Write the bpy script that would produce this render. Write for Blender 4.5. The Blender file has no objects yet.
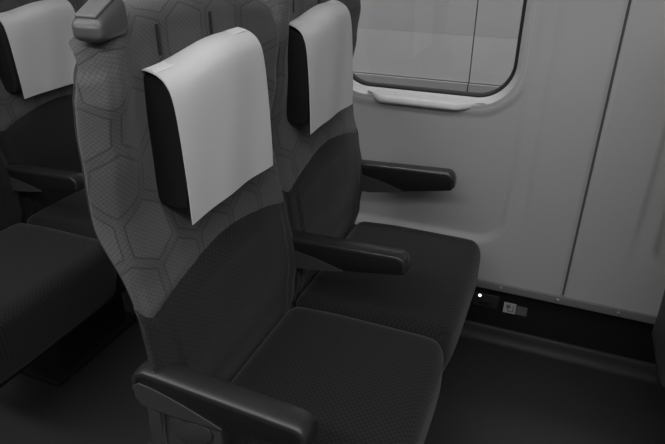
import bpy, bmesh, math, random
from mathutils import Vector, Matrix
random.seed(7)
S = bpy.context.scene
COL = S.collection

# ------------------------------------------------------------------ camera
cam_d = bpy.data.cameras.new('camera')
cam_d.sensor_width = 36.0
cam_d.lens = 36.0 * 569.0 / 665.0
cam_d.clip_start = 0.02
cam = bpy.data.objects.new('camera', cam_d)
COL.objects.link(cam)
yaw, pit = math.radians(22.4), math.radians(27.8)
F = Vector((-math.sin(yaw) * math.cos(pit), math.cos(yaw) * math.cos(pit), -math.sin(pit)))
R = Vector((math.cos(yaw), math.sin(yaw), 0))
U = R.cross(F)
M = Matrix((R, U, -F)).transposed().to_4x4()
M.translation = Vector((0.2531, -1.5416, 1.2774))
cam.matrix_world = M
S.camera = cam

# ------------------------------------------------------------------ view, world, lamps
S.view_settings.view_transform = 'Standard'
S.view_settings.look = 'None'
S.view_settings.gamma = 1.0
S.view_settings.use_curve_mapping = False
S.view_settings.exposure = 0.0
W = bpy.data.worlds.new('world')
S.world = W
W.use_nodes = True
W.node_tree.nodes['Background'].inputs[0].default_value = (0.5, 0.5, 0.5, 1)
W.node_tree.nodes['Background'].inputs[1].default_value = 0.35


def area(name, loc, sx, sy, power, rot=(0, 0, 0)):
    d = bpy.data.lights.new(name, 'AREA')
    d.shape = 'RECTANGLE'; d.size = sx; d.size_y = sy; d.energy = power
    o = bpy.data.objects.new(name, d)
    o.location = loc; o.rotation_euler = rot
    COL.objects.link(o)
    return o


# two long ceiling strips of the saloon, and an added, unseen fill light for the wall outside
area('ceiling_strip_light', (-0.3, -1.15, 2.12), 5.0, 0.30, 15)
area('ceiling_strip_light', (-0.3, -2.05, 2.12), 5.0, 0.30, 39)
area('outside_fill_light', (-1.3, 0.75, 2.6), 13.0, 0.25, 190)

# ------------------------------------------------------------------ materials


class NT:
    """small helper for node materials"""

    def __init__(self, name):
        self.m = bpy.data.materials.new(name)
        self.m.use_nodes = True
        self.t = self.m.node_tree
        self.b = self.t.nodes['Principled BSDF']

    def n(self, typ, **kw):
        x = self.t.nodes.new(typ)
        for k, v in kw.items():
            setattr(x, k, v)
        return x

    def l(self, a, b):
        self.t.links.new(a, b)

    def math(self, op, *args):
        x = self.n('ShaderNodeMath', operation=op)
        for i, a in enumerate(args):
            if isinstance(a, (int, float)):
                x.inputs[i].default_value = a
            else:
                self.l(a, x.inputs[i])
        return x.outputs[0]

    def mixc(self, fac, g0, g1):
        x = self.n('ShaderNodeMix', data_type='RGBA')
        for i, a in ((0, fac), (6, g0), (7, g1)):
            if hasattr(a, 'is_linked') or hasattr(a, 'links'):
                self.l(a, x.inputs[i])
            elif i == 0:
                x.inputs[0].default_value = a
            else:
                x.inputs[i].default_value = (a, a, a, 1)
        return x.outputs[2]

    def coord(self, which='Object'):
        return self.n('ShaderNodeTexCoord').outputs[which]

    def noise(self, vec, scale, detail=3, rough=.55):
        x = self.n('ShaderNodeTexNoise')
        x.inputs['Scale'].default_value = scale
        x.inputs['Detail'].default_value = detail
        x.inputs['Roughness'].default_value = rough
        self.l(vec, x.inputs['Vector'])
        return x.outputs['Fac']

    def bump(self, h, strength, dist):
        x = self.n('ShaderNodeBump')
        x.inputs['Strength'].default_value = strength
        x.inputs['Distance'].default_value = dist
        self.l(h, x.inputs['Height'])
        self.l(x.outputs[0], self.b.inputs['Normal'])


def grey(name, g, rough=.5, var=.08, scale=60, bump=.15, spec=.5, metal=0):
    k = NT(name)
    c = k.coord()
    nz = k.noise(c, scale)
    k.l(k.mixc(nz, g * (1 - var), g * (1 + var)), k.b.inputs['Base Color'])
    k.b.inputs['Roughness'].default_value = rough
    k.b.inputs['Specular IOR Level'].default_value = spec
    k.b.inputs['Metallic'].default_value = metal
    if bump:
        k.bump(nz, bump, .0006)
    return k.m


def weave(k, uv, p, q):
    s = k.n('ShaderNodeSeparateXYZ'); k.l(uv, s.inputs[0])
    a = k.math('SINE', k.math('MULTIPLY', s.outputs[0], 2 * math.pi / p))
    b = k.math('SINE', k.math('MULTIPLY', s.outputs[1], 2 * math.pi / q))
    w = k.math('MULTIPLY', a, b)
    return s, k.math('MULTIPLY_ADD', w, .5, .5)


def fabric_dark(name, lo, hi, use='UV', p=.013, q=.011):
    k = NT(name)
    uv = k.coord(use)
    s, w = weave(k, uv, p, q)
    w = k.math('SMOOTHSTEP', .3, .72, w) if False else k.math('MULTIPLY_ADD', w, 1.0, 0.0)
    nz = k.noise(uv, 320, 2)
    f = k.math('ADD', k.math('MULTIPLY', w, .75), k.math('MULTIPLY', nz, .3))
    k.l(k.mixc(f, lo, hi), k.b.inputs['Base Color'])
    k.b.inputs['Roughness'].default_value = .92
    k.b.inputs['Specular IOR Level'].default_value = .15
    k.b.inputs['Sheen Weight'].default_value = .12
    k.bump(f, .35, .0015)
    return k.m


def fabric_hex(name, lo, hi, line):
    """light seat moquette: fine weave with a honeycomb of double lines"""
    k = NT(name)
    uv = k.coord('UV')
    s, w = weave(k, uv, .009, .008)
    sc = 1 / .104
    u = k.math('MULTIPLY', s.outputs[0], sc)
    v = k.math('MULTIPLY', s.outputs[1], sc)
    r3 = math.sqrt(3)

    def cell(ou, ov):
        a = k.math('SUBTRACT', k.math('FLOORED_MODULO', k.math('ADD', u, ou), 1.0), .5)
        b = k.math('SUBTRACT', k.math('FLOORED_MODULO', k.math('ADD', v, ov), r3), r3 / 2)
        aa = k.math('ABSOLUTE', a); bb = k.math('ABSOLUTE', b)
        return k.math('MAXIMUM', aa, k.math('ADD', k.math('MULTIPLY', aa, .5), k.math('MULTIPLY', bb, r3 / 2)))
    d = k.math('MINIMUM', cell(.26, -.444), cell(.76, -.444 + r3 / 2))
    e = k.math('SUBTRACT', .5, d)                    # distance from the honeycomb edge
    ln = k.math('SUBTRACT', 1.0, k.math('MULTIPLY', k.math('ABSOLUTE', k.math('SUBTRACT', e, .075)), 42))
    ln = k.math('MAXIMUM', ln, 0.0)
    band = k.math('LESS_THAN', e, .06)
    nz = k.noise(uv, 280, 2)
    f = k.math('ADD', k.math('MULTIPLY', w, .55), k.math('MULTIPLY', nz, .45))
    base = k.mixc(f, lo, hi)
    bnd = k.n('ShaderNodeMix', data_type='RGBA', blend_type='MULTIPLY')
    k.l(k.math('MULTIPLY', band, .18), bnd.inputs[0]); k.l(base, bnd.inputs[6]); bnd.inputs[7].default_value = (.4, .4, .4, 1)
    k.l(k.mixc(k.math('MULTIPLY', ln, .75), bnd.outputs[2], line), k.b.inputs['Base Color'])
    k.b.inputs['Roughness'].default_value = .92
    k.b.inputs['Specular IOR Level'].default_value = .15
    k.b.inputs['Sheen Weight'].default_value = .15
    k.bump(f, .3, .001)
    return k.m


def floor_mat():
    k = NT('speckled_floor_vinyl')
    c = k.coord()
    a = k.noise(c, 420, 1); b = k.noise(c, 9, 4)
    f = k.math('ADD', k.math('MULTIPLY', a, .8), k.math('MULTIPLY', b, .2))
    k.l(k.mixc(f, .016, .038), k.b.inputs['Base Color'])
    k.b.inputs['Roughness'].default_value = .55
    k.b.inputs['Specular IOR Level'].default_value = .3
    k.bump(a, .1, .0005)
    return k.m


def glass_mat():
    m = bpy.data.materials.new('window_glass'); m.use_nodes = True
    t = m.node_tree; t.nodes.clear()
    o = t.nodes.new('ShaderNodeOutputMaterial')
    tr = t.nodes.new('ShaderNodeBsdfTransparent'); tr.inputs[0].default_value = (.86, .86, .86, 1)
    gl = t.nodes.new('ShaderNodeBsdfGlossy'); gl.inputs['Roughness'].default_value = .02
    fr = t.nodes.new('ShaderNodeFresnel')
    ge = t.nodes.new('ShaderNodeNewGeometry')
    mm = t.nodes.new('ShaderNodeMath'); mm.operation = 'MULTIPLY_ADD'
    mm.inputs[1].default_value = 1 / 1.5 - 1.5; mm.inputs[2].default_value = 1.5
    t.links.new(ge.outputs['Backfacing'], mm.inputs[0]); t.links.new(mm.outputs[0], fr.inputs[0])
    mx = t.nodes.new('ShaderNodeMixShader')
    t.links.new(fr.outputs[0], mx.inputs[0]); t.links.new(tr.outputs[0], mx.inputs[1]); t.links.new(gl.outputs[0], mx.inputs[2])
    t.links.new(mx.outputs[0], o.inputs[0])
    return m


def emit(name, g, s):
    k = NT(name)
    k.b.inputs['Base Color'].default_value = (g, g, g, 1)
    k.b.inputs['Emission Color'].default_value = (1, 1, 1, 1)
    k.b.inputs['Emission Strength'].default_value = s
    return k.m


MT = dict(
    wall=grey('wall_panel_laminate', .40, .55, .035, 400, .1, .3),
    frame=grey('window_frame_plastic', .44, .4, .03, 200, .05),
    sill=grey('sill_plastic', .48, .38, .03, 200, .05),
    gasket=grey('black_rubber', .008, .6, .1, 80, .1),
    joint=grey('joint_strip_rubber', .10, .6, .05, 60, 0),
    back=grey('dark_backing', .05, .8, .1, 30, 0),
    rail=grey('brushed_rail', .17, .4, .08, 90, .1),
    duct=grey('black_duct_cover', .010, .42, .1, 40, .1, .35),
    bolt=grey('bolt_metal', .4, .3, .05, 90, 0, .5, .6),
    floor=floor_mat(),
    ceiling=grey('ceiling_panel', .45, .7, .03, 60, .05),
    outside=grey('outside_panel', .54, .8, .06, 5, .05, .2),
    outside_low=grey('outside_lower_panel', .36, .8, .08, 5, .05, .2),
    outside_up=grey('outside_upper_panel', .46, .8, .06, 5, .05, .2),
    glass=glass_mat(),
    hexf=fabric_hex('patterned_light_moquette', .052, .118, .024),
    darkf=fabric_dark('dark_checked_moquette', .009, .026, 'UV', .0115, .010),
    cushf=fabric_dark('dark_checked_cushion_moquette', .004, .021, 'Object', .0115, .0115),
    pillow=grey('black_pillow_leather', .012, .55, .2, 150, .3, .35),
    strap=grey('black_strap', .012, .8, .1, 200, .2),
    cloth=grey('white_cover_cloth', .61, .9, .03, 700, .25, .1),
    velcro=grey('white_fastener_tape', .71, .8, .03, 900, .3, .1),
    shell=grey('dark_seat_shell', .035, .5, .1, 60, .1, .3),
    grip=grey('grey_grip_plastic', .060, .38, .08, 120, .1),
    gripin=grey('light_grip_inset', .125, .5, .08, 200, .2),
    arm=grey('black_arm_plastic', .008, .45, .1, 120, .1, .35),
    armcap=grey('satin_arm_cap', .020, .30, .1, 120, .08),
    armside=grey('charcoal_arm_plate', .040, .5, .08, 120, .1, .35),
    base=grey('black_pedestal_paint', .008, .6, .1, 60, .1, .3),
    plate=grey('outlet_plate_plastic', .022, .45, .05, 90, 0),
    slot=grey('outlet_hole', .002, .9, 0, 10, 0),
    led=emit('lit_indicator', .8, 1.5),
    white=grey('sticker_white', .42, .5, .03, 200, 0),
    ink=grey('sticker_ink', .12, .6, .03, 200, 0),
    stgrey=grey('sticker_grey', .075, .5, .05, 300, 0),
    lampd=emit('lamp_diffuser', .8, 3.0),
)

# ------------------------------------------------------------------ mesh helpers


def link(name, me, mat=None, parent=None, kind=None):
    o = bpy.data.objects.new(name, me)
    COL.objects.link(o)
    if mat is not None and me is not None:
        me.materials.clear(); me.materials.append(mat)
    if parent is not None:
        o.parent = parent
    if kind:
        o['kind'] = kind
    return o


def pymesh(name, v, f, smooth=True, uv=None):
    me = bpy.data.meshes.new(name)
    me.from_pydata([tuple(p) for p in v], [], f)
    if uv:
        L = me.uv_layers.new(name='UVMap')
        for lp in me.loops:
            L.data[lp.index].uv = uv[lp.vertex_index]
    me.update()
    for p in me.polygons:
        p.use_smooth = smooth
    return me


def bm_mesh(name, bm, smooth=True, angle=35):
    bmesh.ops.recalc_face_normals(bm, faces=bm.faces)
    me = bpy.data.meshes.new(name)
    bm.to_mesh(me); bm.free()
    for p in me.polygons:
        p.use_smooth = smooth
    if smooth:
        me.set_sharp_from_angle(angle=math.radians(angle))
    return me


def box(bm, x0, x1, y0, y1, z0, z1, bev=0.0, seg=3):
    r = bmesh.ops.create_cube(bm, size=1.0)
    vs = r['verts']
    for v in vs:
        v.co = Vector(((x0 + x1) / 2 + v.co.x * (x1 - x0), (y0 + y1) / 2 + v.co.y * (y1 - y0), (z0 + z1) / 2 + v.co.z * (z1 - z0)))
    if bev:
        es = list({e for v in vs for e in v.link_edges})
        bmesh.ops.bevel(bm, geom=es, offset=bev, segments=seg, profile=.5, affect='EDGES')


def box_obj(name, dims, mat, parent=None, bev=0.0, kind=None, seg=3):
    bm = bmesh.new(); box(bm, *dims, bev, seg)
    return link(name, bm_mesh(name, bm), mat, parent, kind)


def smooth01(t):
    t = max(0., min(1., t))
    return t * t * (3 - 2 * t)


def interp(tab, z):
    if z <= tab[0][0]:
        return tab[0][1]
    for (a, p), (b, q) in zip(tab, tab[1:]):
        if z <= b:
            return p + (q - p) * smooth01((z - a) / (b - a))
    return tab[-1][1]


def rounded_box(cx, cy, cz, sx, sy, sz, r, deform=None, nx=24, ny=24, nz=10):
    """rounded box as a clean grid on six faces; deform(p) moves each point"""
    def axis(h, n):
        a = [-h + r * (1 - math.cos(i / 6 * math.pi / 2)) * 1.0 for i in range(6)]
        m = [-h + r + (2 * h - 2 * r) * i / n for i in range(n + 1)]
        return a + m + [-t for t in reversed(a)]
    hx, hy, hz = sx / 2, sy / 2, sz / 2
    X, Y, Z = axis(hx, nx), axis(hy, ny), axis(hz, nz)
    verts, faces, idx = [], [], {}

    def vid(p):
        key = tuple(round(t, 7) for t in p)
        if key not in idx:
            idx[key] = len(verts); verts.append(p)
        return idx[key]

    def face(fn, A, B):
        for i in range(len(A) - 1):
            for j in range(len(B) - 1):
                faces.append([vid(fn(A[i], B[j])), vid(fn(A[i + 1], B[j])), vid(fn(A[i + 1], B[j + 1])), vid(fn(A[i], B[j + 1]))])
    face(lambda a, b: (a, b, hz), X, Y); face(lambda a, b: (b, a, -hz), Y, X)
    face(lambda a, b: (hx, a, b), Y, Z); face(lambda a, b: (-hx, b, a), Z, Y)
    face(lambda a, b: (b, hy, a), Z, X); face(lambda a, b: (a, -hy, b), X, Z)
    out = []
    for p in verts:
        q = Vector((max(-hx + r, min(hx - r, p[0])), max(-hy + r, min(hy - r, p[1])), max(-hz + r, min(hz - r, p[2]))))
        d = Vector(p) - q
        if d.length > 1e-9:
            q = q + d.normalized() * r
        if deform:
            q = deform(q)
        out.append((q[0] + cx, q[1] + cy, q[2] + cz))
    return out, faces


def cut_mesh(v, faces, uv, fn, keep_all=False):
    """split a mesh exactly along fn = 0; returns (part where fn > 0, part where fn < 0), each (v, f, uv)"""
    tris = []
    for f in faces:
        for i in range(1, len(f) - 1):
            tris.append((f[0], f[i], f[i + 1]))
    val = [fn(i) for i in range(len(v))]
    val = [x if abs(x) > 1e-7 else 1e-7 for x in val]
    V = [tuple(p) for p in v]; UV = [tuple(p) for p in uv] if uv else None
    ed = {}

    def mid(a, b):
        k = (min(a, b), max(a, b))
        if k not in ed:
            t = val[a] / (val[a] - val[b])
            V.append(tuple(V[a][i] + (V[b][i] - V[a][i]) * t for i in range(3)))
            if UV:
                UV.append(tuple(UV[a][i] + (UV[b][i] - UV[a][i]) * t for i in range(2)))
            ed[k] = len(V) - 1
        return ed[k]
    pos, neg = [], []
    for a, b, c in tris:
        for _ in range(3):
            sa, sb, sc = val[a] > 0, val[b] > 0, val[c] > 0
            if sb == sc:
                break
            a, b, c = b, c, a
        if sa == sb == sc:
            (pos if sa else neg).append([a, b, c])
        else:
            m, n = mid(a, b), mid(c, a)
            (pos if sa else neg).append([a, m, n])
            (neg if sa else pos).append([m, b, c, n])

    def pack(fs):
        remap, vv, uu, ff = {}, [], [], []
        for f in fs:
            g = []
            for i in f:
                if i not in remap:
                    remap[i] = len(vv); vv.append(V[i])
                    if UV:
                        uu.append(UV[i])
                g.append(remap[i])
            ff.append(g)
        return vv, ff, (uu if UV else None)
    return pack(pos), pack(neg)


def prism_xz(bm, prof, y0, y1, bev=0.0, seg=2):
    """extrude an x-z outline between two y values"""
    a = [bm.verts.new((x, y0, z)) for x, z in prof]
    b = [bm.verts.new((x, y1, z)) for x, z in prof]
    fs = [bm.faces.new(a), bm.faces.new(list(reversed(b)))]
    n = len(prof)
    for i in range(n):
        fs.append(bm.faces.new([a[(i + 1) % n], a[i], b[i], b[(i + 1) % n]]))
    if bev:
        es = list(fs[0].edges) + list(fs[1].edges)
        bmesh.ops.bevel(bm, geom=es, offset=bev, segments=seg, profile=.5, affect='EDGES')


def empty(name, loc, label=None, cat=None, group=None, kind=None):
    o = bpy.data.objects.new(name, None)
    o.empty_display_size = .1
    o.location = loc
    COL.objects.link(o)
    return tag(o, label, cat, group, kind)


def tag(o, label=None, cat=None, group=None, kind=None):
    for k, v in (('label', label), ('category', cat), ('group', group), ('kind', kind)):
        if v:
            o[k] = v
    return o


def copy_tree(o, parent=None):
    c = o.copy(); COL.objects.link(c)
    if parent is not None:
        c.parent = parent
        c.matrix_parent_inverse = o.matrix_parent_inverse.copy()
    for ch in list(o.children):
        copy_tree(ch, c)
    return c


# ------------------------------------------------------------------ the setting
XA, XB = -3.4, 2.6           # modelled length of the saloon
WY = .085                    # inner face of the window-side wall pillars
PITCH = .98
SEAM = .36
WCX = SEAM - PITCH / 2       # centre of the visible window bay

floor = box_obj('floor', (XA, XB, -3.2, .14, -.06, 0), MT['floor'], kind='structure')
ceiling = box_obj('ceiling', (XA, XB, -3.2, .16, 2.2, 2.26), MT['ceiling'], kind='structure')
box_obj('wall_aisle_side', (XA, XB, -3.26, -3.2, -.06, 2.26), MT['wall'], kind='structure')
box_obj('wall_rear_end', (XA - .06, XA, -3.26, .16, -.06, 2.26), MT['wall'], kind='structure')
box_obj('wall_front_end', (XB, XB + .06, -3.26, .16, -.06, 2.26), MT['wall'], kind='structure')
for y in (-1.15, -2.05):
    t = empty('ceiling_light', (-.3, y, 2.2), 'long ceiling light strip above the %s' % ('window side of the aisle' if y > -1.5 else 'far side of the aisle'), 'lamp', 'ceiling light strips')
    box_obj('housing', (-2.6, 2.6, -.12, .12, -.03, 0), MT['frame'], t, .008)
    box_obj('diffuser', (-2.55, 2.55, -.09, .09, -.036, -.03), MT['lampd'], t, .002)


def rr_sdf(x, z, cx, cz, hx, hz, r):
    qx, qz = abs(x - cx) - hx + r, abs(z - cz) - hz + r
    return math.hypot(max(qx, 0), max(qz, 0)) + min(max(qx, qz), 0) - r


WIN = dict(cx=-.018, hx=.268, z0=.823, z1=1.40, r=.105)


def win_sdf(x, z, cx, grow=0):
    return rr_sdf(x, z, cx + WIN['cx'], (WIN['z0'] + WIN['z1']) / 2, WIN['hx'] + grow, (WIN['z1'] - WIN['z0']) / 2 + grow, WIN['r'] + grow)


def wall_y(x, z, cx):
    """depth of the moulded wall panel: pillars stand proud, the window bay is dished"""
    y = WY
    d1 = abs(x - cx) - .336
    y += .008 * smooth01((.008 - d1) / .014) * smooth01((z - .30) / .3)
    d2 = rr_sdf(x, z, cx, 1.4, .283, 1.022, .085)
    lowband = smooth01((.62 - z) / .3)
    y += (.006 + .014 * lowband) * smooth01((.006 - d2) / (.014 + .012 * lowband))
    d3 = win_sdf(x, z, cx)
    y -= .006 * smooth01((.05 - d3) / .02)
    # vertical joint rolls back slightly at both edges
    for e in (cx - PITCH / 2, cx + PITCH / 2):
        y += .006 * smooth01((.012 - abs(x - e)) / .012)
    return y


wall = box_obj('wall_window_side', (XA, XB, .165, .19, -.06, .60), MT['back'], kind='structure')
box_obj('backing_upper', (XA, XB, .165, .19, 1.50, 2.26), MT['back'], wall)
bays = [WCX + PITCH * k for k in (-2, -1, 0, 1, 2)]
for cx in bays:
    box_obj('backing_pillar', (cx + .30, cx + PITCH - .30, .165, .19, .60, 1.50), MT['back'], wall)
ZB, ZT = .243, 2.2
for cx in bays:
    box_obj('joint_strip', (cx + PITCH / 2 - .0055, cx + PITCH / 2 + .0055, WY + .011, WY + .02, .235, 2.2), MT['joint'], wall)


def make_panel():
    """one moulded wall panel in bay coordinates (cx = 0), cut out for its window"""
    nx, nz = 130, 190
    hw = PITCH / 2 - .0035
    v, uvs, f = [], None, []
    for j in range(nz + 1):
        t = j / nz
        z = ZB + (1.5 - ZB) * (t / .88) if t < .88 else 1.5 + (ZT - 1.5) * (t - .88) / .12
        for i in range(nx + 1):
            x = -hw + 2 * hw * i / nx
            v.append((x, wall_y(x, z, 0), z))
    for j in range(nz):
        for i in range(nx):
            a = j * (nx + 1) + i
            f.append([a, a + 1, a + nx + 2, a + nx + 1])
    (pv, pf, _), _n = cut_mesh(v, f, None, lambda i: win_sdf(v[i][0], v[i][2], 0, .012))
    # edge returns on the two vertical sides
    for s in (-hw, hw):
        b = len(pv)
        for j in range(41):
            z = ZB + (ZT - ZB) * j / 40
            y = wall_y(s, z, 0)
            pv += [(s, y, z), (s, y + .02, z)]
        for j in range(40):
            q = b + 2 * j
            pf.append([q, q + 1, q + 3, q + 2])
    return pymesh('wall_panel', pv, pf)


panel_me = make_panel()
for cx in bays:
    o = link('wall_panel', panel_me, MT['wall'], wall); o.location = (cx, 0, 0)


def ring(cxz, profile, n=16, x_half=None):
    """sweep a (offset, y) profile around the rounded window outline"""
    hx = WIN['hx']; zc = (WIN['z0'] + WIN['z1']) / 2; hz = (WIN['z1'] - WIN['z0']) / 2; r = WIN['r']
    path = []
    for sx, sz, a0 in ((1, 1, 0), (-1, 1, 90), (-1, -1, 180), (1, -1, 270)):
        for i in range(n + 1):
            a = math.radians(a0 + 90 * i / n)
            path.append((WIN['cx'] + sx * (hx - r) + r * math.cos(a), zc + sz * (hz - r) + r * math.sin(a), math.cos(a), math.sin(a)))
    m = len(path); p = len(profile)
    v, f = [], []
    for x, z, cxn, szn in path:
        for off, y in profile:
            v.append((x + cxn * off, y, z + szn * off))
    for i in range(m):
        for j in range(p - 1):
            a, b = i * p + j, ((i + 1) % m) * p + j
            f.append([a, b, b + 1, a + 1])
    return v, f


fr_v, fr_f = ring(0, [(-.004, .150), (-.003, .136), (.000, .128), (.006, .120), (.012, .108), (.016, .098), (.020, .0935), (.025, .0925), (.030, .094), (.034, .099), (.036, .106)])
frame_me = pymesh('window_frame', fr_v, fr_f)
gk_v, gk_f = ring(0, [(-.0125, .1465), (-.012, .142), (-.010, .137), (-.006, .134), (.0, .133), (.001, .140)])
gask_me = pymesh('window_gasket', gk_v, gk_f)


def make_pane():
    zc = (WIN['z0'] + WIN['z1']) / 2
    pts = [(p[0], p[2]) for p in ring(0, [(-.006, .148)])[0]]
    bm = bmesh.new()
    prism_xz(bm, pts, .145, .149)
    return bm_mesh('window_pane', bm, False)


def make_sill():
    """grip ledge under the window: a swelling of the frame's lower edge with a hooded underside"""
    v, f = [], []
    n = 60
    x0, x1 = -.180, .185
    prof_n = 9
    for i in range(n + 1):
        x = x0 + (x1 - x0) * i / n
        e = min(1, (x - x0) / .050) * min(1, (x1 - x) / .085)
        e = .7 * e + .3 * smooth01(e)
        top = .816
        out = -.004 + .031 * e
        th = .004 + .008 * e
        zf = top - .004 - .008 * e
        yb = .099
        pr = [(yb + .012, top + .002), (yb - .004, top), (yb - out * .5, top - .002 * e), (yb - out * .9, zf + .002), (yb - out, zf - .002), (yb - out * .97, zf - th * .55),
              (yb - out * .80, zf - th * .8), (yb - out * .4, zf - th * .62), (yb + .010, zf - th * .5)]
        for y, z in pr:
            v.append((x, y + .010 * (1 - e), z))
    for i in range(n):
        for j in range(prof_n - 1):
            a = i * prof_n + j
            f.append([a, a + prof_n, a + prof_n + 1, a + 1])
    return pymesh('sill_ledge', v, f)


pane_me, sill_me = make_pane(), make_sill()
for k, cx in enumerate(bays):
    w = empty('window_%d' % (k + 1), (cx, 0, 0), kind='structure')
    link('window_frame', frame_me, MT['frame'], w)
    link('gasket', gask_me, MT['gasket'], w)
    link('pane', pane_me, MT['glass'], w)
    link('sill_ledge', sill_me, MT['sill'], w)

# rail with bolts along the foot of the panels, black heater duct below with a cove onto the floor
rail = box_obj('trim_1', (XA, XB, WY - .006, WY + .03, .215, ZB), MT['rail'], bev=.003, kind='structure')
bolt_bm = bmesh.new()
bmesh.ops.create_uvsphere(bolt_bm, u_segments=14, v_segments=8, radius=.0055)
for q in bolt_bm.verts:
    q.co.y *= .6
bolt_me = bm_mesh('bolt', bolt_bm)
for k in range(-14, 12):
    o = link('bolt', bolt_me, MT['bolt'], rail); o.location = (.348 + .174 * k, WY - .006, .230)


def make_duct():
    prof = [(.105, .216), (.112, .210), (.114, .20), (.114, .12), (.114, .03)]
    v, f = [], []
    n = 40
    for i in range(n + 1):
        x = XA + (XB - XA) * i / n
        for y, z in prof:
            v.append((x, y, z))
    p = len(prof)
    for i in range(n):
        for j in range(p - 1):
            a = i * p + j
            f.append([a, a + p, a + p + 1, a + 1])
    return pymesh('baseboard_window_side', v, f)


duct = link('baseboard_window_side', make_duct(), MT['duct'], kind='structure')


def make_cove():
    prof = [(.116, .050), (.112, .0515), (.107, .050), (.103, .045)]
    for i in range(1, 9):
        a = math.radians(10 + 80 * i / 8)
        prof.append((.103 - .030 * (1 - math.cos(a)), .045 - .0445 * math.sin(a)))
    v, f = [], []
    n, p = 40, len(prof)
    for i in range(n + 1):
        for y, z in prof:
            v.append((XA + (XB - XA) * i / n, y, z))
    for i in range(n):
        for j in range(p - 1):
            a = i * p + j
            f.append([a, a + p, a + p + 1, a + 1])
    return pymesh('cove_strip', v, f)


link('cove_strip', make_cove(), MT['floor'], duct)

# station side outside the glass: panelled wall with a lower plinth and a paved strip
ow = box_obj('wall_outside', (-11, 8, 1.66, 1.76, -1.0, 3.2), MT['joint'], kind='structure')
xs = [-.243 + 1.6 * k for k in range(-6, 6)]
for x in xs:
    box_obj('plinth_panel', (x - 1.597, x - .003, 1.60, 1.66, -1.0, .495), MT['outside_low'], ow)
    box_obj('middle_panel', (x - 1.597, x - .003, 1.62, 1.66, .500, .7455), MT['outside'], ow)
    box_obj('upper_panel', (x - 1.597, x - .003, 1.62, 1.66, .746, 3.2), MT['outside_up'], ow)
box_obj('ground_outside', (-11, 8, .19, 1.66, -1.06, -1.0), MT['outside_low'], kind='structure')

# ------------------------------------------------------------------ seats
HR = [(.40, .226), (.48, .234), (.57, .239), (.70, .228), (.80, .223), (.89, .220), (1.0, .226), (1.09, .227), (1.13, .224), (1.16, .212), (1.18, .196)]
XR = [(.40, -.288), (.48, -.272), (.57, -.263), (.71, -.278), (.79, -.292), (.89, -.305), (1.0, -.287), (1.10, -.278), (1.2, -.284)]
XC = [(.40, -.300), (.50, -.286), (.62, -.272), (.72, -.278), (.80, -.292), (.90, -.314), (1.0, -.314), (1.12, -.309), (1.2, -.305)]
SIDE = [(.65, .013), (.755, .016), (.88, .050), (1.0, .056), (1.09, .056), (1.14, .048), (1.165, .038), (1.18, .030)]
ZTOP = 1.178


def catmull(pts, n):
    out = []
    m = len(pts)
    for i in range(m - 1):
        p0, p1, p2, p3 = pts[max(i - 1, 0)], pts[i], pts[i + 1], pts[min(i + 2, m - 1)]
        for j in range(n):
            t = j / n
            out.append(tuple(.5 * (2 * p1[k] + (p2[k] - p0[k]) * t + (2 * p0[k] - 5 * p1[k] + 4 * p2[k] - p3[k]) * t * t + (3 * p1[k] - p0[k] - 3 * p2[k] + p3[k]) * t ** 3) for k in range(len(p1))))
    out.append(tuple(pts[-1]))
    return out


def back_profile(z):
    h, xr, xc = interp(HR, z), interp(XR, z), interp(XC, z)
    ho = h + .020
    sd = interp(SIDE, z)
    half = [(0, xc), (.07, xc), (.12, xc + .001), (h - .060, xc + (xr - xc) * .35), (h - .016, xr - .001), (h + .002, xr - .003), (h + .013, xr - .010), (ho, xr - sd * .7), (ho - .001, xr - sd), (ho - .016, xr - sd - .010)]
    full = [(-y, x) for y, x in reversed(half[1:])] + half
    return catmull(full, 8)


ARCH_PTS = catmull([(0, .768), (.05, .765), (.10, .758), (.15, .748), (.19, .736), (.215, .727), (.233, .727), (.245, .745), (.262, .79), (.30, .80)], 40)
ARCH = []
for k in range(1200):
    q = .30 * k / 1200
    for (a0, b0), (a1, b1) in zip(ARCH_PTS, ARCH_PTS[1:]):
        if a0 <= q <= a1:
            ARCH.append(b0 + (b1 - b0) * (q - a0) / (a1 - a0)); break


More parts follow.
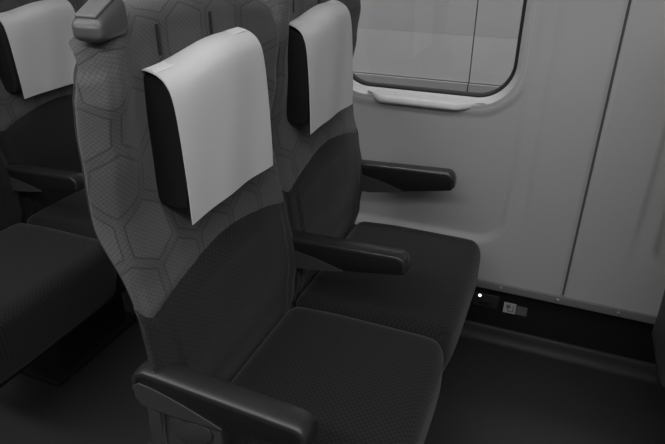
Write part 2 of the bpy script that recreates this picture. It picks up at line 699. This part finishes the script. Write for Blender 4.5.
def make_back():
    zs = [.40 + (ZTOP - .03 - .40) * i / 110 for i in range(111)]
    rows = [(z, z, 0.0) for z in zs]
    rr = .034
    for i in range(1, 9):
        a = math.radians(90 * i / 8)
        rows.append((ZTOP - .03, ZTOP - .03 + rr * math.sin(a), rr * (1 - math.cos(a))))
    for d in (.045, .06, .075):
        rows.append((ZTOP - .03, ZTOP - .03 + rr + .001, rr + d - .03))
    v, uv = [], []
    n = 0
    for zp, z, back in rows:
        pr = back_profile(zp)
        n = len(pr)
        h = interp(HR, zp) + .020
        arc = 0
        arcs = [0]
        for (a, b), (c, d) in zip(pr, pr[1:]):
            arc += math.hypot(c - a, d - b); arcs.append(arc)
        mid = arcs[n // 2]
        for k, (y, x) in enumerate(pr):
            edge = max(0, 1 - min(back, .03) * .6 / h)
            drop = .048 * (abs(y) / .25) ** 3 * smooth01((z - 1.0) / .17)
            v.append((max(x - back, min(x, -.348)), y * edge, z - drop))
            uv.append((arcs[k] - mid, z + back))
    f = []
    for j in range(len(rows) - 1):
        for i in range(n - 1):
            a = j * n + i
            f.append([a, a + 1, a + n + 1, a + n])

    def arch(i):
        y, z = v[i][1], v[i][2]
        ay = abs(y)
        return z - ARCH[min(len(ARCH) - 1, int(ay / .30 * len(ARCH)))]
    for i in range(len(v)):           # seam groove
        g = arch(i)
        dp = .004 * math.exp(-(g / .006) ** 2)
        bulge = .007 * smooth01((-g) / .05)
        v[i] = (v[i][0] - dp + bulge * (1 if abs(v[i][1]) < .2 else .4), v[i][1], v[i][2])
    up, low = cut_mesh(v, f, uv, arch)
    return pymesh('upper_cover', up[0], up[1], True, up[2]), pymesh('lower_cover', low[0], low[1], True, low[2])


def make_shell():
    zs = [.34 + (ZTOP - .04 - .34) * i / 60 for i in range(61)]
    v, f = [], []
    n = 0
    for j, z in enumerate(zs + [ZTOP - .022, ZTOP - .010, ZTOP - .004]):
        zz = max(z, .40)
        h, xr, sd = interp(HR, zz) + .020, interp(XR, zz), interp(SIDE, zz)
        top = 0 if j < 61 else (.004, .012, .026)[j - 61]
        xb = -.398 + .01 * smooth01((z - .9) / .3) + top
        half = [(h - .006, xr - sd + .002), (h - .002, xr - sd - .003), (h - .008, xr - sd - .010), (h - .032, xr - sd - .026), (h - .085, xr - sd - .05), (h - .135, xb + .004), (.05, xb), (0, xb)]
        full = half + [(-y, x) for y, x in reversed(half[:-1])]
        pr = catmull(full, 4)
        n = len(pr)
        for y, x in pr:
            v.append((x, y, z - .048 * (abs(y) / .25) ** 3 * smooth01((z - 1.0) / .17)))
    m = len(zs) + 3
    for j in range(m - 1):
        for i in range(n - 1):
            a = j * n + i
            f.append([a, a + n, a + n + 1, a + 1])
    # close front of the shell under the cover (bottom lip) and bottom
    f.append(list(range(n)))
    f.append(list(range((m - 1) * n, m * n)))
    return pymesh('back_shell', v, f)


def cushion_def(q):
    # crowned top, waterfall front, rounded front corners in plan, tucked-in lower front
    x, y, z = q
    if z > 0:
        z += .010 * max(0, 1 - (y / .24) ** 2) * max(0, 1 - (x / .21) ** 2) - .006 * smooth01((-x - .05) / .15)
    fr = max(0, x - .13) / .075
    if fr > 0:
        y *= 1 - .03 * fr * fr
        x -= .022 * (abs(y) / .24) ** 6 * fr
    if z < 0:
        x -= .018 * smooth01(-z / .085) * smooth01((x) / .2)
    return Vector((x, y, z))


def make_cushion():
    v, f = rounded_box(-.09, 0, .366, .400, .482, .192, .036, cushion_def, 26, 30, 8)
    return pymesh('cushion', v, f)


COVER_LINE = [(-.3115, 1.102), (-.3095, 1.110), (-.303, 1.1125), (-.291, 1.1105), (-.278, 1.1055), (-.2665, 1.096), (-.2585, 1.080), (-.2545, 1.052), (-.2525, 1.01), (-.2515, .96), (-.2510, .91), (-.2515, .858)]


def sag(y, z):
    """the aisle end of the headrest hangs a little lower at its top"""
    return -.019 * smooth01((.05 - y) / .18) * smooth01((z - .98) / .11)


def make_pillow():
    """head pillow: its section follows the line of the cover that is folded over it"""
    pts = [(-.312, 1.098)]
    for x, z in catmull(COVER_LINE[2:11], 3):
        k = smooth01((1.10 - z) / .06)
        pts.append((x - .003 * k - .001, z - .0045 * (1 - k) - .001))
    pts += [(-.2555, .892), (-.259, .882), (-.267, .8775), (-.290, .877), (-.309, .880), (-.316, .890), (-.317, .98)]
    bm = bmesh.new()
    prism_xz(bm, pts, -.131, .131, .006, 3)
    bmesh.ops.bisect_plane(bm, geom=bm.verts[:] + bm.edges[:] + bm.faces[:], plane_co=(0, -.045, 0), plane_no=(0, 1, 0))
    bmesh.ops.bisect_plane(bm, geom=bm.verts[:] + bm.edges[:] + bm.faces[:], plane_co=(0, .045, 0), plane_no=(0, 1, 0))
    for q in bm.verts:
        q.co.z += sag(q.co.y, q.co.z) - .0015 * smooth01((q.co.z - 1.0) / .1)
    return bm_mesh('pillow', bm, True, 50)


def arm_z(x, z):
    return z


def arm_outline():
    p = [(-.312, .575), (-.311, .592), (-.303, .608), (-.288, .616)]
    for i in range(9):
        a = math.radians(90 - 82 * i / 8)
        p.append((-.022 + .022 * math.cos(a), .596 + .022 * math.sin(a)))
    p += [(.000, .584), (-.003, .577), (-.010, .5745), (-.17, .556), (-.28, .545), (-.305, .553)]
    return [(x, arm_z(x, z)) for x, z in p]


def make_arm():
    bm = bmesh.new()
    prism_xz(bm, arm_outline(), -.0235, .0235, .003)
    return bm_mesh('armrest', bm)


def make_armcap():
    """soft top strip that runs along the top and rolls over the nose"""
    line = [(-.3165, .572), (-.3155, .592), (-.307, .611), (-.289, .6195)]
    for i in range(1, 12):
        line.append((-.289 + .267 * i / 12, .6195))
    for i in range(10):
        a = math.radians(90 - 88 * i / 9)
        line.append((-.022 + .0245 * math.cos(a), .595 + .0245 * math.sin(a)))
    line.append((.0025, .583))
    line = [(x, arm_z(x, z)) for x, z in line]
    v, f = [], []
    sec = [(-.0252, -.009), (-.0256, -.0035), (-.0246, -.0008), (-.0222, .0008), (0, .0018), (.0222, .0008), (.0246, -.0008), (.0256, -.0035), (.0252, -.009)]
    m = len(line); p = len(sec)
    for i, (x, z) in enumerate(line):
        a, b = line[max(i - 1, 0)], line[min(i + 1, m - 1)]
        dx, dz = b[0] - a[0], b[1] - a[1]
        L = math.hypot(dx, dz)
        nx, nz = -dz / L, dx / L
        for y, h in sec:
            v.append((x + nx * h, y, z + nz * h))
    for i in range(m - 1):
        for j in range(p - 1):
            a = i * p + j
            f.append([a, a + 1, a + p + 1, a + p])
        f.append([i * p, (i + 1) * p, (i + 1) * p + p - 1, i * p + p - 1])
    f.append(list(range(p))); f.append(list(range((m - 1) * p, m * p)))
    bm = bmesh.new()
    me = pymesh('tmp', v, f)
    bm.from_mesh(me); bpy.data.meshes.remove(me)
    return bm_mesh('top_cap', bm, True, 40)


def make_armplate(side):
    """charcoal wedge on the rear of the armrest flank"""
    pts = [(-.300, .545), (-.311, .560), (-.311, .585)]
    for i in range(9):
        t = i / 8
        pts.append((-.300 + .155 * t, .594 - .0345 * t ** 1.5))
    pts += [(-.143, .5585), (-.18, .5535), (-.25, .546)]
    pts = [(x, arm_z(x, z)) for x, z in pts]
    bm = bmesh.new()
    y = side * .0235
    prism_xz(bm, pts, min(y, y + side * .003), max(y, y + side * .003), .0008, 1)
    return bm_mesh('side_plate', bm)


def make_support(side):
    pts = [(-.30, .548), (-.15, .56), (-.15, .50), (-.16, .44), (-.17, .34), (-.18, .29), (-.30, .29), (-.29, .40), (-.30, .48)]
    bm = bmesh.new()
    prism_xz(bm, pts, -.014, .014, .004)
    return bm_mesh('arm_support', bm)


def make_pivot():
    bm = bmesh.new()
    pts = [(-.205 + .034 * math.cos(a) * 1.0 + .016 * math.sin(a), .512 + .030 * math.sin(a)) for a in [2 * math.pi * i / 24 for i in range(24)]]
    prism_xz(bm, list(reversed(pts)), -.019, -.013, .002)
    return bm_mesh('pivot_cover', bm)


def grip_def(q):
    x, y, z = q
    t = (z + .020) / .040
    return Vector((x - .15 * (y + .04) - .003 * t, y + .003 * t, z + .40 * y * max(0, t)))


def make_grip():
    v, f = rounded_box(-.300, -.196, 1.165, .050, .072, .040, .014, grip_def, 5, 6, 4)
    me = pymesh('grab_handle', v, f)

    def lid(q):
        g = grip_def(Vector((q[0], q[1], .020)))
        return Vector((g.x, g.y, g.z + .0012 + q[2]))
    v, f = rounded_box(-.300, -.196, 1.165, .034, .056, .0040, .0015, lid, 5, 5, 1)
    return me, pymesh('grip_inset', v, f)


up_me, low_me = make_back()
shell_me, cush_me, pil_me = make_shell(), make_cushion(), make_pillow()
arm_me, cap_me = make_arm(), make_armcap()
plate_l, plate_r = make_armplate(-1), make_armplate(1)
sup_me, piv_me = make_support(-1), make_pivot()
grip_me, inset_me = make_grip()
strap_bm = bmesh.new(); box(strap_bm, -.0015, .0015, -.003, .003, -.022, .022, .001, 1)
strap_me = bm_mesh('strap', strap_bm)
hinge_bm = bmesh.new(); box(hinge_bm, -.035, .03, -.006, .006, -.05, .03, .005, 2)
hinge_me = bm_mesh('hinge', hinge_bm)
lev_bm = bmesh.new(); box(lev_bm, -.012, .012, -.003, .003, -.006, .006, .0025, 2)
lev_me = bm_mesh('recline_button', lev_bm)


def add_arm(root, y, kind):
    support = kind == 0
    # the aisle rest climbs a little towards the seat back, the folding ones dip
    a = link('armrest', arm_me, MT['arm'], root)
    ang, lift, sx, sz = ((.05, 0.0, -.008, 1.0), (-.035, .020, 0, 1.0), (-.045, .020, 0, 1.18))[kind]
    P = Vector((0, 0, .62))
    rot = Matrix.Rotation(ang, 3, 'Y')
    a.rotation_euler = (0, ang, 0)
    a.scale = (1, .87, sz)
    a.location = P - rot @ (P * sz) + Vector((sx, y, lift))
    link('top_cap', cap_me, MT['armcap'], a)
    link('side_plate', plate_l, MT['armside'], a)
    link('side_plate', plate_r, MT['armside'], a)
    if support:
        link('arm_support', sup_me, MT['armside'], a)
        link('pivot_cover', piv_me, MT['armside'], a)
    return a


def make_seat(kind):
    root = empty('train_seat', (0, 0, 0), 'seat', 'seat', 'train seats')
    dx, dy = (0, .008) if kind == 'aisle' else (-.012, .028)
    b = link('back_shell', shell_me, MT['shell'], root); b.location = (dx, dy, 0)
    o = link('upper_cover', up_me, MT['hexf'], root); o.location = (dx, dy, 0)
    o = link('lower_cover', low_me, MT['darkf'], root); o.location = (dx, dy, 0)
    p = link('pillow', pil_me, MT['pillow'], root); p.location = (dx, dy - .010, 0)
    for y in (-.085, .052):
        s = link('strap', strap_me, MT['strap'], p); s.location = (-.3065, y, 1.126)
    o = link('cushion', cush_me, MT['cushf'], root); o.location = (.008, .004 if kind == 'aisle' else 0, 0)
    for s in (-1, 1):
        h = link('hinge', hinge_me, MT['shell'], root); h.location = (-.31, s * .232, .40)
    if kind == 'aisle':
        g = link('grab_handle', grip_me, MT['grip'], root)
        link('grip_inset', inset_me, MT['gripin'], g)
        add_arm(root, -.232, 0)
    else:
        add_arm(root, -.225, 1)
        add_arm(root, .272, 2)
    return root


def make_cloth():
    """white cover folded over the pillow, open at the sides"""
    v, f = [], []
    path = catmull(COVER_LINE, 6)
    nx = 44
    rnd = random.Random(3)
    ph = [rnd.uniform(0, 6.28) for _ in range(6)]
    for i, (x, z) in enumerate(path):
        t = i / (len(path) - 1)
        for j in range(nx + 1):
            s = j / nx * 2 - 1
            y = -.0065 + s * .1325
            drape = smooth01((t - .3) / .7)
            dx = drape * (.0022 * math.sin(s * 3.1 + ph[0] + t * 2.0) + .0014 * math.sin(s * 6.3 + t * 5 + ph[1]))
            dx += drape * .004 * max(0, -s - .55) ** 1.5 + .004 * max(0, 1 - s * s) * (1 - abs(2 * t - 1))
            dz = .0015 * math.sin(s * 2.4 + ph[2]) * t + .004 * (1 - t) * (abs(s) ** 2) * 0
            v.append((x + dx, y + .003 * drape * s, z + dz + sag(y, z)))
    for i in range(len(path) - 1):
        for j in range(nx):
            a = i * (nx + 1) + j
            f.append([a, a + 1, a + nx + 2, a + nx + 1])
    me = pymesh('headrest_cover', v, f)
    bm = bmesh.new(); bm.from_mesh(me); bpy.data.meshes.remove(me)
    ret = bmesh.ops.solidify(bm, geom=bm.faces[:], thickness=-.0016)
    return bm_mesh('headrest_cover', bm, True, 60)


cloth_me = make_cloth()
vel_bm = bmesh.new(); box(vel_bm, -.010, .010, -.021, .021, -.0006, .0006, .0004, 1)
vel_me = bm_mesh('fastener_patch', vel_bm)
hem_bm = bmesh.new(); box(hem_bm, -.0006, .0006, -.131, .131, -.0035, .0035, .0005, 1)
hem_me = bm_mesh('hem', hem_bm)


def make_cover():
    r = empty('headrest_cover', (0, 0, 0), 'cover', 'headrest cover', 'white headrest covers')
    link('cloth', cloth_me, MT['cloth'], r)
    for y in (-.114, .101):
        q = link('fastener_patch', vel_me, MT['velcro'], r); q.location = (-.2925, y, 1.1110 + sag(y, 1.11)); q.rotation_euler = (.06 if y < 0 else 0, .22, 0)
    return r


AY, WYC = -.76, -.275
seat_a, seat_w, cov = make_seat('aisle'), make_seat('window'), make_cover()
rows = [
    (0.0, 'near aisle seat with grey grab handle and patterned upper back', 'window seat with dark cushion beside the train window, behind the near aisle seat',
     'white cloth cover hanging over the headrest of the near aisle seat', 'white cloth cover over the headrest of the seat beside the window'),
    (-PITCH, 'shadowed aisle seat of the row behind, cut off by the left edge of the photo', 'shadowed window seat of the row behind, seen left of the grab handle',
     'white cloth cover on the aisle seat of the row behind', 'white cloth cover at the upper left, on the window seat of the row behind'),
    (PITCH, None, 'back of the window seat in the row ahead, at the far right edge', None, None),
]
ped_bm = bmesh.new()
box(ped_bm, -.34, -.07, -.165, .165, 0.0, .235, .03, 3)
ped_me = bm_mesh('column', ped_bm)
beam_bm = bmesh.new()
box(beam_bm, -.27, .05, -.46, .46, .232, .262, .010, 2)
beam_me = bm_mesh('seat_beam', beam_bm)
bar_bm = bmesh.new()
box(bar_bm, -.36, -.05, -.19, .19, 0, .022, .008, 2)
barf_me = bm_mesh('floor_plate', bar_bm)


def make_pedestal(x, sy, label):
    r = empty('seat_pedestal', (x, -.52 + sy, 0), label, 'seat base', 'seat pedestals')
    link('column', ped_me, MT['base'], r)
    link('seat_beam', beam_me, MT['base'], r)
    link('floor_plate', barf_me, MT['base'], r)


first = True
for x, la, lw, ca, cw in rows:
    sy = .065 if x < 0 else 0.0                      # the row behind sits a little closer to the wall
    low = -.05 if x < 0 else 0.0                     # and its head pillows hang lower
    for proto, lab, y in ((seat_a, la, AY), (seat_w, lw, WYC)):
        if not lab:
            continue
        o = proto if first else copy_tree(proto)
        o.location = (x, y + sy, 0); o['label'] = lab
        for c in o.children:
            if c.name.startswith('pillow'):
                if proto is seat_w and x == 0.0:
                    c.location.z -= .007; c.location.y -= .033
                    for g in c.children:
                        g.location.z += .007
                dz = low + (.007 if proto is seat_w and x < 0 else 0)
                c.location.z += dz
                for g in c.children:
                    g.location.z -= dz
    for lab, y, dx in ((ca, AY + .004, 0), (cw, WYC + .013, -.012)):
        if not lab:
            continue
        o = cov if (first and y < -.5) else copy_tree(cov)
        o.location = (x + dx, y + sy, low); o['label'] = lab
        if x == 0.0 and y > -.5:
            o.location.z -= .005; o.location.y -= .020
    make_pedestal(x, sy, {0.0: 'black pedestal under the near pair of seats', -PITCH: 'black pedestal in the shadow under the row behind', PITCH: 'black pedestal under the row ahead'}[x])
    first = False

# ------------------------------------------------------------------ outlet and sticker on the black duct
DY = .114
out = empty('power_outlet', (.132, DY, .148), 'dark power outlet with a small white light on the black duct cover', 'outlet')
box_obj('face_plate', (-.043, .043, -.006, 0, -.027, .027), MT['plate'], out, .003)
box_obj('socket', (-.020, .014, -.0075, -.004, -.016, -.002), MT['slot'], out, .001)
lb = bmesh.new()
bmesh.ops.create_uvsphere(lb, u_segments=14, v_segments=8, radius=.0055)
o = link('indicator', bm_mesh('indicator', lb), MT['led'], out); o.location = (-.022, -.006, .018)
st = empty('outlet_sticker', (.211, DY, .137), 'small pale pictogram sticker with grey text block right of the outlet', 'sticker')
box_obj('pictogram_square', (-.020, .019, -.0012, 0, -.020, .020), MT['white'], st)
box_obj('text_block', (.0195, .056, -.001, 0, -.020, .016), MT['stgrey'], st)
ic = bmesh.new()
box(ic, -.012, .002, -.0017, -.0011, -.001, .010, .0002, 1)
box(ic, -.010, -.007, -.0017, -.0011, .010, .015)
box(ic, -.003, 0, -.0017, -.0011, .010, .015)
box(ic, -.0065, -.0035, -.0017, -.0011, -.014, -.001)
box(ic, -.0035, .012, -.0017, -.0011, -.014, -.011)
box(ic, .009, .012, -.0017, -.0011, -.011, .012)
link('pictogram', bm_mesh('pictogram', ic, False), MT['ink'], st)
tx = bmesh.new()
for k in range(4):
    z = .010 - .008 * k
    xx = .023
    rr = random.Random(k)
    while xx < .050:
        w = rr.uniform(.002, .005)
        box(tx, xx, xx + w, -.0015, -.0009, z - .002, z + .002)
        xx += w + .0015
link('text_lines', bm_mesh('text_lines', tx, False), MT['rail'], st)
